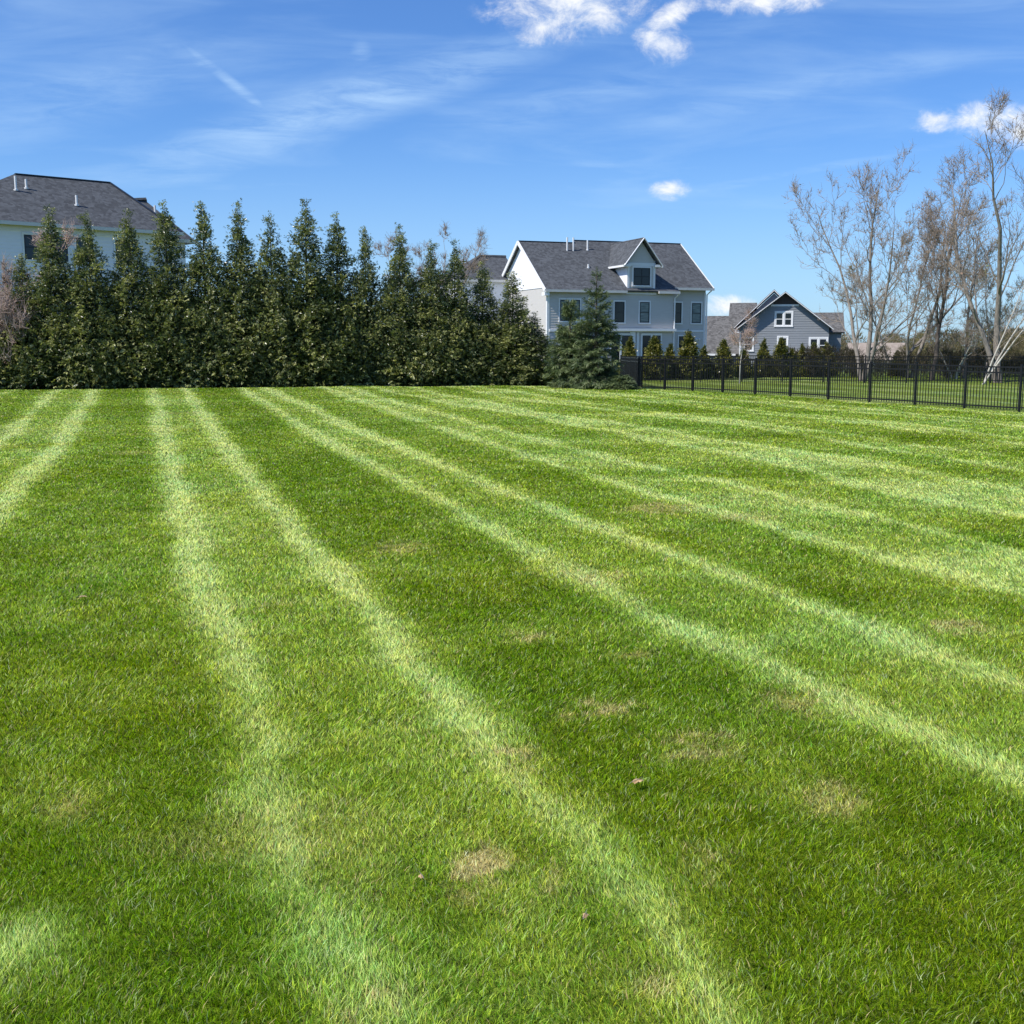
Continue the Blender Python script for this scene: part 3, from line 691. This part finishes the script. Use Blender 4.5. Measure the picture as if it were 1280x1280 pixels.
d = MB(); d.beam((dc-hw,-.40,DZ-.24),(dc,-.40,9.29),.05,.2,(0,1,0)); d.beam((dc+hw,-.40,DZ-.24),(dc,-.40,9.29),.05,.2,(0,1,0))
d.box(dc-hw-.06,dc-hw+.05,-.42,2.5,DZ-.32,DZ-.18); d.box(dc+hw-.05,dc+hw+.06,-.42,2.2,DZ-.32,DZ-.18)
d.box(DW0-.35,DW0+.12,-.36,-.065,DZ-.30,DZ-.12); d.box(DW1-.12,DW1+.35,-.36,-.065,DZ-.30,DZ-.12)
d.box(DW0,DW0+.16,-.085,-.062,ZE-.25,DZ); d.box(DW1-.16,DW1,-.085,-.062,ZE-.25,DZ); d.box(DW0+.16,DW1-.16,-.085,-.062,DZ-.22,DZ); d.box(DW0-.1,DW1+.1,-.14,-.062,ZE-.5,ZE-.26)
d.build('dormer_trim', M['trim'], dm)
d = MB(); d.box(DW0-.012,DW0-.001,-.02,3.6,ZE,DZ-.1); d.build('dormer_cheek', M['siding_white'], dm)  # left cheek coloured white for the sun falling on it
window(H2, dc+.02, 5.95, 7.2, 1.35, -.064, colonial=True)
window(H2, 1.72, 3.35, 4.85, 1.55, -.017, two=True, pane='curtained')
window(H2, 5.62, 3.27, 4.76, .80, -.017); window(H2, 7.65, 3.27, 4.76, .80, -.017, pane='curtained')
window(H2, 10.62, 3.27, 4.76, .80, .583); window(H2, 12.28, 3.27, 4.76, .80, .583, pane='curtained')
window(H2, 11.2, 1.35, 2.3, .72, .583)
def patio_door(xc, w):
    b = MB(); y=-.02; b.box(xc-w/2-.1,xc-w/2,y-.06,y,.1,2.35); b.box(xc+w/2,xc+w/2+.1,y-.06,y,.1,2.35); b.box(xc-w/2-.1,xc+w/2+.1,y-.06,y,2.35,2.5); b.box(xc-.07,xc+.07,y-.06,y,.1,2.35)
    f = b.build('patio_door', M['trim'], H2)
    g = MB(); g.box(xc-w/2,xc-.07,y-.025,y-.004,.1,2.35); g.box(xc+.07,xc+w/2,y-.025,y-.004,.1,2.35); g.build('pane', M['glass'], f)
patio_door(5.75, 1.5); patio_door(8.25, 1.5); patio_door(3.2,1.5)
t = MB(); t.box(7.05,7.2,-.1,-.02,.1,2.6); t.box(6.5,6.9,-.12,-.02,.1,2.6); t.build('door_surround', M['trim'], H2)
for u in (12.35,12.55):
    t = MB(); t.tube([(u,.45,2.05),(u,.58,2.1)], .07, 8); t.build('wall_lamp', M['trim'], H2)
pipe(H2,3.25,4.2,8.5,1.1); pipe(H2,3.75,4.2,8.5,1.1); pipe(H2,4.95,4.3,8.7,.75); pipe(H2,4.1,2.2,7.25,.28)
# low wing behind the gable
r = MB(); r.slab([(-4.4,8,6.6),(1,8,6.6),(1,11.5,8.6),(-1.2,11.5,8.6)], .15); r.slab([(-4.4,8,6.6),(-1.2,11.5,8.75),(-4.4,15,6.6)], .15); r.slab([(-4.4,15,6.6),(-1.2,11.5,8.75),(1,11.5,8.75),(1,15,6.6)], .15)
wg = MB(); wg.box(-4.1,0,8.3,14.7,-.2,6.55); w_ = wg.build('rear_wing', M['siding_white'], H2); r.build('wing_roof', M['shingle'], w_)
t = MB(); t.box(-4.5,1,7.86,7.98,6.42,6.6); t.build('wing_gutter', M['gutter'], w_)

# --- left house
H1 = empty('white_house', (-25.6,58,0), R(40)); tag(H1, 'large white sided house with dark hipped roof rising behind the evergreens', 'house', 'houses behind the lawn')
E1 = 7.97; 
b = MB(); b.box(-3.8,8.8,.4,8.6,-.2,E1-.02); b.box(8.8,10.0,1.4,6.6,-.2,7.5); b.build('wall', M['siding_white'], H1)
s = MB(); s.siding(lambda z:-3.8, lambda z:8.8, 3, E1-.1, .397); s.siding(lambda z:8.8, lambda z:10.0, 3, 7.4, 1.397); s.build('siding', M['siding_white'], H1)
r = MB(); ZA = 10.93; a0 = 1.8; a1 = 7.0; vm1 = 4.5
e0, e1 = -4.2, 9.2
r.slab([(e0,0,E1),(e1,0,E1),(a1,vm1,ZA),(a0,vm1,ZA)], .15); r.slab([(e1,0,E1),(e1,9,E1),(a1,vm1,ZA)], .15)
r.slab([(e1,9,E1),(e0,9,E1),(a0,vm1,ZA),(a1,vm1,ZA)], .15); r.slab([(e0,9,E1),(e0,0,E1),(a0,vm1,ZA)], .15)
r.slab([(7.0,1.0,7.68),(10.4,1.0,7.68),(8.9,4.0,9.98),(7.0,4.0,9.98)], .15); r.slab([(10.4,1.0,7.68),(10.4,7.0,7.68),(8.9,4.0,9.98)], .15); r.slab([(10.4,7,7.68),(7,7,7.68),(7,4,9.98),(8.9,4,10.2)], .15)
rf = r.build('roof', M['shingle'], H1)
rc = MB(); rc.beam((a0,vm1,ZA+.0),(a1,vm1,ZA+.0),.22,.06); rc.beam((a1,vm1,ZA+.0),(e1,0,E1+.02),.2,.05); rc.build('ridge_cap', M['sash'], rf)
t = MB(); t.box(e0,e1,-.12,-.002,E1-.2,E1-.02); t.box(9.21,10.45,.88,.998,7.48,7.66); t.box(9.202,9.32,-.12,1,E1-.2,E1-.02); t.box(10.402,10.52,.88,7,7.48,7.66); t.build('gutter', M['gutter'], H1)
t = MB(); t.box(-3.8,8.8,.35,.38,E1-.45,E1-.16); t.box(8.66,8.82,.36,.38,.1,E1-.45); t.build('frieze', M['trim'], H1)
for xc in (1.2,2.6,3.9,6.0): window(H1, xc, 6.1, 7.35, .8 if xc<3 else .9, .38)
for px, py, h in ((20,238,.75),(33,236,.5),(96,257,.55),(194,268,.5)):
    # find the roof point under the pixel
    a_, b_, c_ = ray(px, py); cr_, sr_ = math.cos(R(40)), math.sin(R(40))
    for tt in np.arange(50, 80, .02):
        x_, y_, z_ = a_*tt, b_*tt, CAM_H+c_*tt; dx, dy = x_+25.6, y_-58
        u_, v_ = dx*cr_+dy*sr_, -dx*sr_+dy*cr_
        zr = E1+(ZA-E1)*v_/vm1 if px < 180 else 7.68+(2.3/3)*(v_-1)
        if v_ > 0 and z_ <= zr: break
    pipe(H1, u_, v_, zr, h, .06)

# --- slate gabled cottage
o = W(922,440,104)
H3 = empty('slate_house', (o.x,104,-2.2), R(-13)); tag(H3, 'slate blue gabled house with white trim beyond the second fence', 'house', 'houses behind the lawn')
g0, g1 = .15, 8.1; gc = (g0+g1)/2; ez = 5.45; az_ = 8.5
b = MB(); b.box(g0,g1,0,9,-.3,ez); b.add([(g0,0,ez),(g1,0,ez),(gc,0,az_),(g0,9,ez),(g1,9,ez),(gc,9,az_)], [(0,1,2),(5,4,3),(1,4,5,2),(2,5,3,0)]); b.build('wall', M['siding_dark'], H3)
kk = (az_-ez)/(gc-g0)
s = MB(); s.siding(lambda z: g0 if z<ez else g0+(z-ez)/kk, lambda z: g1 if z<ez else g1-(z-ez)/kk, 0, az_-.1, -.003, .22, .024); s.build('siding', M['siding_dark'], H3)
r = MB(); ov=.35
r.slab([(g0-ov,-.5,ez-ov*kk+.12),(gc,-.5,az_+.12),(gc,9.3,az_+.12),(g0-ov,9.3,ez-ov*kk+.12)], .12)
r.slab([(g1+ov,-.5,ez-ov*kk+.12),(gc,-.5,az_+.12),(gc,9.3,az_+.12),(g1+ov,9.3,ez-ov*kk+.12)], .12)
r.slab([(-6,2.2,2.95),(g0+1,2.2,2.95),(g0+1,8,6.65),(-6,8,6.65)], .15); r.slab([(-6,8,6.65),(1.2,8,6.65),(1.2,13,3),(-6,13,3)], .15)
r.slab([(-1.2,7.5,6.3),(1.5,7.5,6.3),(1.5,10.5,8.0),(-1.2,10.5,8.0)], .15)
r.slab([(g1-1.2,3.5,5.0),(9.7,3.5,5.0),(9.7,7,6.9),(g1-1.2,7,6.9)], .15); r.slab([(g1-1.2,7,6.9),(9.7,7,6.9),(9.7,11,5.0),(g1-1.2,11,5.0)], .15)
r.build('roof', M['shingle_brown'], H3)
b = MB(); b.box(-5.7,g0-.003,2.6,12.6,-.3,2.9); b.box(g1+.003,9.4,3.8,10.6,-.3,4.9); b.box(-1.0,1.3,7.8,10.4,4.0,6.2); b.build('side_wall', M['siding_dark'], H3)
t = MB()
for sg in (-1,1):
    e = gc+sg*(gc-g0+ov); t.beam((e,-.53,ez-ov*kk+.03),(gc,-.53,az_+.03),.06,.3,(0,1,0))
t.box(g0-ov-.05,g0-ov+.28,-.55,-.1,ez-ov*kk-.28,ez-ov*kk+.0); t.box(gc-1.25,gc+1.25,-.07,-.02,7.3,7.48)
t.box(-6,-.25,2.06,2.18,2.8,2.98)
t.box(g0-.02,g0+.12,-.04,-.018,0,ez-.4)
t.build('white_trim', M['trim'], H3)
b = MB(); b.add([(gc-1.2,-.045,7.48),(gc+1.2,-.045,7.48),(gc,-.045,8.46),(gc-1.2,-.02,7.48),(gc+1.2,-.02,7.48),(gc,-.02,8.46)], [(0,1,2),(5,4,3),(0,3,4,1),(1,4,5,2),(2,5,3,0)]); b.build('gable_panel', M['dark_panel'], H3)
window(H3, gc-.07, 5.55, 6.75, 1.45, -.02, two=True, sash='trim', pane='glass', trim=.11)
window(H3, .95, 3.3, 4.45, .8, -.02, sash='trim', trim=.11); window(H3, gc-.1, 3.4, 4.5, .8, -.02, sash='trim', trim=.11)
window(H3, 7.2, 3.15, 4.4, 1.5, -.02, two=True, sash='trim', trim=.11)
b = MB(); b.slab([(4.4,-1.5,2.7),(5.3,-1.5,3.35),(5.3,-.01,3.35),(4.4,-.01,2.7)], .1); b.slab([(6.2,-1.5,2.7),(5.3,-1.5,3.35),(5.3,-.01,3.35),(6.2,-.01,2.7)], .1)
b.box(4.5,4.62,-1.4,-1.28,-.3,2.66); b.box(5.98,6.1,-1.4,-1.28,-.3,2.66); b.build('porch', M['trim'], H3)
# second gable behind
b = MB(); c2 = gc-1.0
b.add([(c2-3.3,6.2,5.6),(c2+3.3,6.2,5.6),(c2,6.2,8.75),(c2-3.3,9.5,5.6),(c2+3.3,9.5,5.6),(c2,9.5,8.75)], [(0,1,2),(5,4,3),(0,3,4,1),(1,4,5,2),(2,5,3,0)]); w_ = b.build('rear_gable', M['siding_dark'], H3)
b = MB(); b.beam((c2-3.7,5.95,5.45),(c2,5.95,9.0),.06,.3,(0,1,0)); b.beam((c2+3.7,5.95,5.45),(c2,5.95,9.0),.06,.3,(0,1,0)); b.build('rake_board', M['trim'], w_)
b = MB(); b.slab([(c2-3.75,5.9,5.55),(c2,5.9,9.1),(c2,9.8,9.1),(c2-3.75,9.8,5.55)], .12); b.slab([(c2+3.75,5.9,5.55),(c2,5.9,9.1),(c2,9.8,9.1),(c2+3.75,9.8,5.55)], .12); b.build('rear_roof', M['shingle_brown'], w_)

# --- far low house
o = W(1100,440,130)
H4 = empty('distant_house', (o.x,130,-2.2), R(-8)); tag(H4, 'low tan roofed house far off between the bare trunks', 'house', 'houses behind the lawn')
b = MB(); b.box(-3,3,0,5,-.3,2.2); w_ = b.build('wall', M['siding_light'], H4)
b = MB(); roof_gable(b,-3,3,0,5,2.2,4.0); b.build('roof', mottled('tan shingles',(.25,.20,.165),(.36,.30,.25),(1,1,1),2,.9), H4)
b = MB()
window(H4,-1.2,.6,1.7,1,-.002); window(H4,1.4,.6,1.7,1,-.002)

# ---------------------------------------------------------------- distant woods (stuff)
def woods(name, n, x0, x1, y0, y1, h0, h1, c1, c2, seed, label):
    rs = np.random.RandomState(seed)
    nt = n; tx = rs.uniform(x0,x1,nt); ty = rs.uniform(y0,y1,nt); th = rs.uniform(h0,h1,nt)*(.75+.5*fbm(tx*.05,ty*.05,2)); per = 330
    idx = np.repeat(np.arange(nt), per); m = len(idx)
    q = rs.rand(m)**.6; rad = th[idx]*.30*np.sqrt(np.clip(1-((q-.55)/.5)**2,0.02,1)); a = rs.uniform(0,6.283,m); rr_ = rad*np.sqrt(rs.rand(m))
    P = np.stack([tx[idx]+np.cos(a)*rr_, ty[idx]+np.sin(a)*rr_, dip(ty[idx])-.1+th[idx]*q],1)
    Lg = rs.uniform(.10,.28,(m,1))*th[idx][:,None]**.8; d = np.stack([np.cos(a)*.5, np.sin(a)*.5, np.full(m,.9)],1)+rs.normal(0,.45,(m,3)); d /= np.linalg.norm(d,axis=1)[:,None]
    sd = rs.normal(0,1,(m,3)); sd = np.cross(d,sd); sd /= np.linalg.norm(sd,axis=1)[:,None]; w = rs.uniform(.004,.016,(m,1))*th[idx][:,None]
    V = np.stack([P-sd*w, P+sd*w, P+d*Lg],1)
    tone = (rs.rand(nt)[idx]*.6+rs.rand(m)*.4)[:,None]; c = np.array(c1)*(1-tone)+np.array(c2)*tone
    o = np_mesh(name, V.reshape(-1,3), [(np.arange(m)*3)[:,None]+np.array([[0,1,2]])], M['buds'], None, np.repeat(c[:,None],3,1).reshape(-1,3))
    tag(o, label, 'woods', kind='stuff')
woods('distant_woods', 420, -40, 200, 170, 230, 4.2, 6.6, (.15,.115,.09), (.26,.21,.12), 1, 'brown leafless woods on the horizon behind the bare trees')
woods('scrub', 200, 30, 70, 64, 92, 1.3, 2.6, (.10,.08,.055), (.24,.20,.09), 2, 'tangled brown and olive scrub behind the second fence')
woods('dark_undergrowth', 90, 8, 36, 59, 63, .7, 1.0, (.018,.022,.014), (.065,.06,.035), 3, 'dark undergrowth behind the second fence')

woods('understory', 170, 15, 52, 57, 64, 1.0, 1.75, (.03,.027,.02), (.12,.095,.065), 5, 'dark brown understory behind the second fence at right')
# ---------------------------------------------------------------- light and sky
AZ = math.atan2(-.89, -.455); EL = R(50)
sdir = Vector((-.89,-.455,0)).normalized()*math.cos(EL)+Vector((0,0,math.sin(EL)))
sl = bpy.data.lights.new('sun', 'SUN'); sl.energy = 4.6; sl.angle = R(.5); sl.color = (1,.955,.88)
so = bpy.data.objects.new('sun', sl); C.objects.link(so); so.rotation_euler = sdir.to_track_quat('Z','Y').to_euler(); so.location = (-20,-8,30)
wd = bpy.data.worlds.new('World'); bpy.context.scene.world = wd; wd.use_nodes = True
N = wd.node_tree.nodes; L = wd.node_tree.links; bg = N['Background']
sky = N.new('ShaderNodeTexSky'); sky.sky_type = 'NISHITA'; sky.sun_disc = False; sky.sun_elevation = EL; sky.sun_rotation = AZ
sky.air_density = 1.0; sky.dust_density = .35; sky.ozone_density = 2.0
hs = N.new('ShaderNodeHueSaturation'); hs.inputs['Saturation'].default_value = 1.02; hs.inputs['Value'].default_value = 1.0; L.new(sky.outputs[0], hs.inputs['Color'])
grade = N.new('ShaderNodeMix'); grade.data_type = 'RGBA'; grade.blend_type = 'MULTIPLY'; grade.inputs[0].default_value = 1; L.new(hs.outputs[0], grade.inputs[6]); grade.inputs[7].default_value = (.50,.80,1.24,1)
def mth(op, a, b=None, c=None, clamp=False):
    m = N.new('ShaderNodeMath'); m.operation = op; m.use_clamp = clamp
    for i, v in enumerate((a,b,c)):
        if v is None: continue
        if isinstance(v,(int,float)): m.inputs[i].default_value = v
        else: L.new(v, m.inputs[i])
    return m.outputs[0]
tc = N.new('ShaderNodeTexCoord'); sx = N.new('ShaderNodeSeparateXYZ'); L.new(tc.outputs['Generated'], sx.inputs[0])
yy = mth('MAXIMUM', sx.outputs[1], .05); aa = mth('DIVIDE', sx.outputs[0], yy); ee = mth('DIVIDE', sx.outputs[2], yy)
cb = N.new('ShaderNodeCombineXYZ'); L.new(aa, cb.inputs[0]); L.new(ee, cb.inputs[1])
def sp_(x, y):
    a, b_, c = ray(x, y); return (a/b_, c/b_)
def ellipse(x, y, rx, ry, rot=0):
    m = N.new('ShaderNodeMapping'); m.vector_type = 'TEXTURE'; a, e = sp_(x, y)
    m.inputs['Location'].default_value = (a,e,0); m.inputs['Rotation'].default_value = (0,0,R(rot)); m.inputs['Scale'].default_value = (rx/FPX,ry/FPX,1)
    L.new(cb.outputs[0], m.inputs['Vector']); v = N.new('ShaderNodeVectorMath'); v.operation = 'LENGTH'; L.new(m.outputs[0], v.inputs[0])
    return mth('SUBTRACT', 1, v.outputs['Value'])
def noise(scale, detail=8, sc=(1,1,1), rot=0, rough=.6, dist=0):
    m = N.new('ShaderNodeMapping'); m.inputs['Scale'].default_value = sc; m.inputs['Rotation'].default_value = (0,0,R(rot)); L.new(cb.outputs[0], m.inputs['Vector'])
    n = N.new('ShaderNodeTexNoise'); n.inputs['Scale'].default_value = scale; n.inputs['Detail'].default_value = detail; n.inputs['Roughness'].default_value = rough; n.inputs['Distortion'].default_value = dist
    L.new(m.outputs[0], n.inputs['Vector']); return n.outputs['Fac']
def sstep(v, a, b, hi=1):
    m = N.new('ShaderNodeMapRange'); m.interpolation_type = 'SMOOTHSTEP'; m.inputs[1].default_value = a; m.inputs[2].default_value = b; m.inputs[3].default_value = 0; m.inputs[4].default_value = hi
    L.new(v, m.inputs[0]); return m.outputs[0]
nz = noise(32, 13, (1,1.3,1), 8, .7, .35)
puff = None
for e in ((716,2,112,48,6),(680,34,40,24,20),(826,54,40,26,-20),(838,22,46,18,30),(965,-2,90,20,4),(838,237,30,15,8),(1172,150,40,16,5),(1236,150,70,22,0),(1290,165,60,34,0),(905,382,42,16,0),(940,388,60,10,0)):
    v = ellipse(*e); puff = v if puff is None else mth('MAXIMUM', puff, v)
dens = mth('ADD', puff, mth('MULTIPLY', mth('SUBTRACT', nz, .5), 2.3))
dens = mth('MULTIPLY', dens, sstep(puff, -.25, .15))
cum = sstep(dens, -.05, 1.15, .95)
wn = noise(5.5, 7, (.8,5.0,1), -14, .55, .6); wn2 = noise(16, 9, (.7,4.0,1), -18, .66, .6)
streak = None
for e, s_ in (((430,130,420,44,16),.75),((330,175,260,40,18),.5),((120,110,260,60,14),.35),((285,100,90,9,-38),.8),((258,82,30,9,-20),.6),((960,120,420,30,12),.32),((700,130,260,50,14),.3),((1000,215,300,10,10),.35),((740,205,40,7,0),.5),((452,65,16,18,0),.5)):
    v = mth('MULTIPLY', sstep(ellipse(*e), 0, .9), s_); streak = v if streak is None else mth('MAXIMUM', streak, v)
wisp = mth('ADD', mth('MULTIPLY', streak, sstep(wn2, .25, .75, 1.0)), mth('MULTIPLY', sstep(wn, .38, .85), .42))
wisp = mth('MULTIPLY', wisp, .75)
hz_ = sstep(ee, .20, .0, .38)
veil = mth('MAXIMUM', wisp, hz_)
mixa = N.new('ShaderNodeMix'); mixa.data_type = 'RGBA'; L.new(veil, mixa.inputs[0]); L.new(grade.outputs[2], mixa.inputs[6]); mixa.inputs[7].default_value = (4.4,6.3,8.6,1)
mixb = N.new('ShaderNodeMix'); mixb.data_type = 'RGBA'; L.new(cum, mixb.inputs[0]); L.new(mixa.outputs[2], mixb.inputs[6])
shade = N.new('ShaderNodeMix'); shade.data_type = 'RGBA'; L.new(sstep(nz,.35,.65), shade.inputs[0]); shade.inputs[6].default_value = (6.4,7.0,8.0,1); shade.inputs[7].default_value = (8.3,8.4,8.5,1)
L.new(shade.outputs[2], mixb.inputs[7])
L.new(mixb.outputs[2], bg.inputs[0]); bg.inputs[1].default_value = .1

# ---------------------------------------------------------------- camera
cd = bpy.data.cameras.new('camera'); co = bpy.data.objects.new('camera', cd); C.objects.link(co)
cd.sensor_width = 36; cd.lens = 36*FPX/1280; cd.clip_end = 3000; cd.clip_start = .05
co.location = (0,0,CAM_H); co.rotation_euler = (R(90)-PITCH, 0, 0)
sc = bpy.context.scene; sc.camera = co
sc.render.resolution_x = 1024; sc.render.resolution_y = 1024
sc.view_settings.view_transform = 'Standard'; sc.view_settings.look = 'None'; sc.view_settings.gamma = 1; sc.view_settings.exposure = .35
sc.cycles.max_bounces = 5; sc.cycles.diffuse_bounces = 3; sc.cycles.transmission_bounces = 3; sc.cycles.glossy_bounces = 2
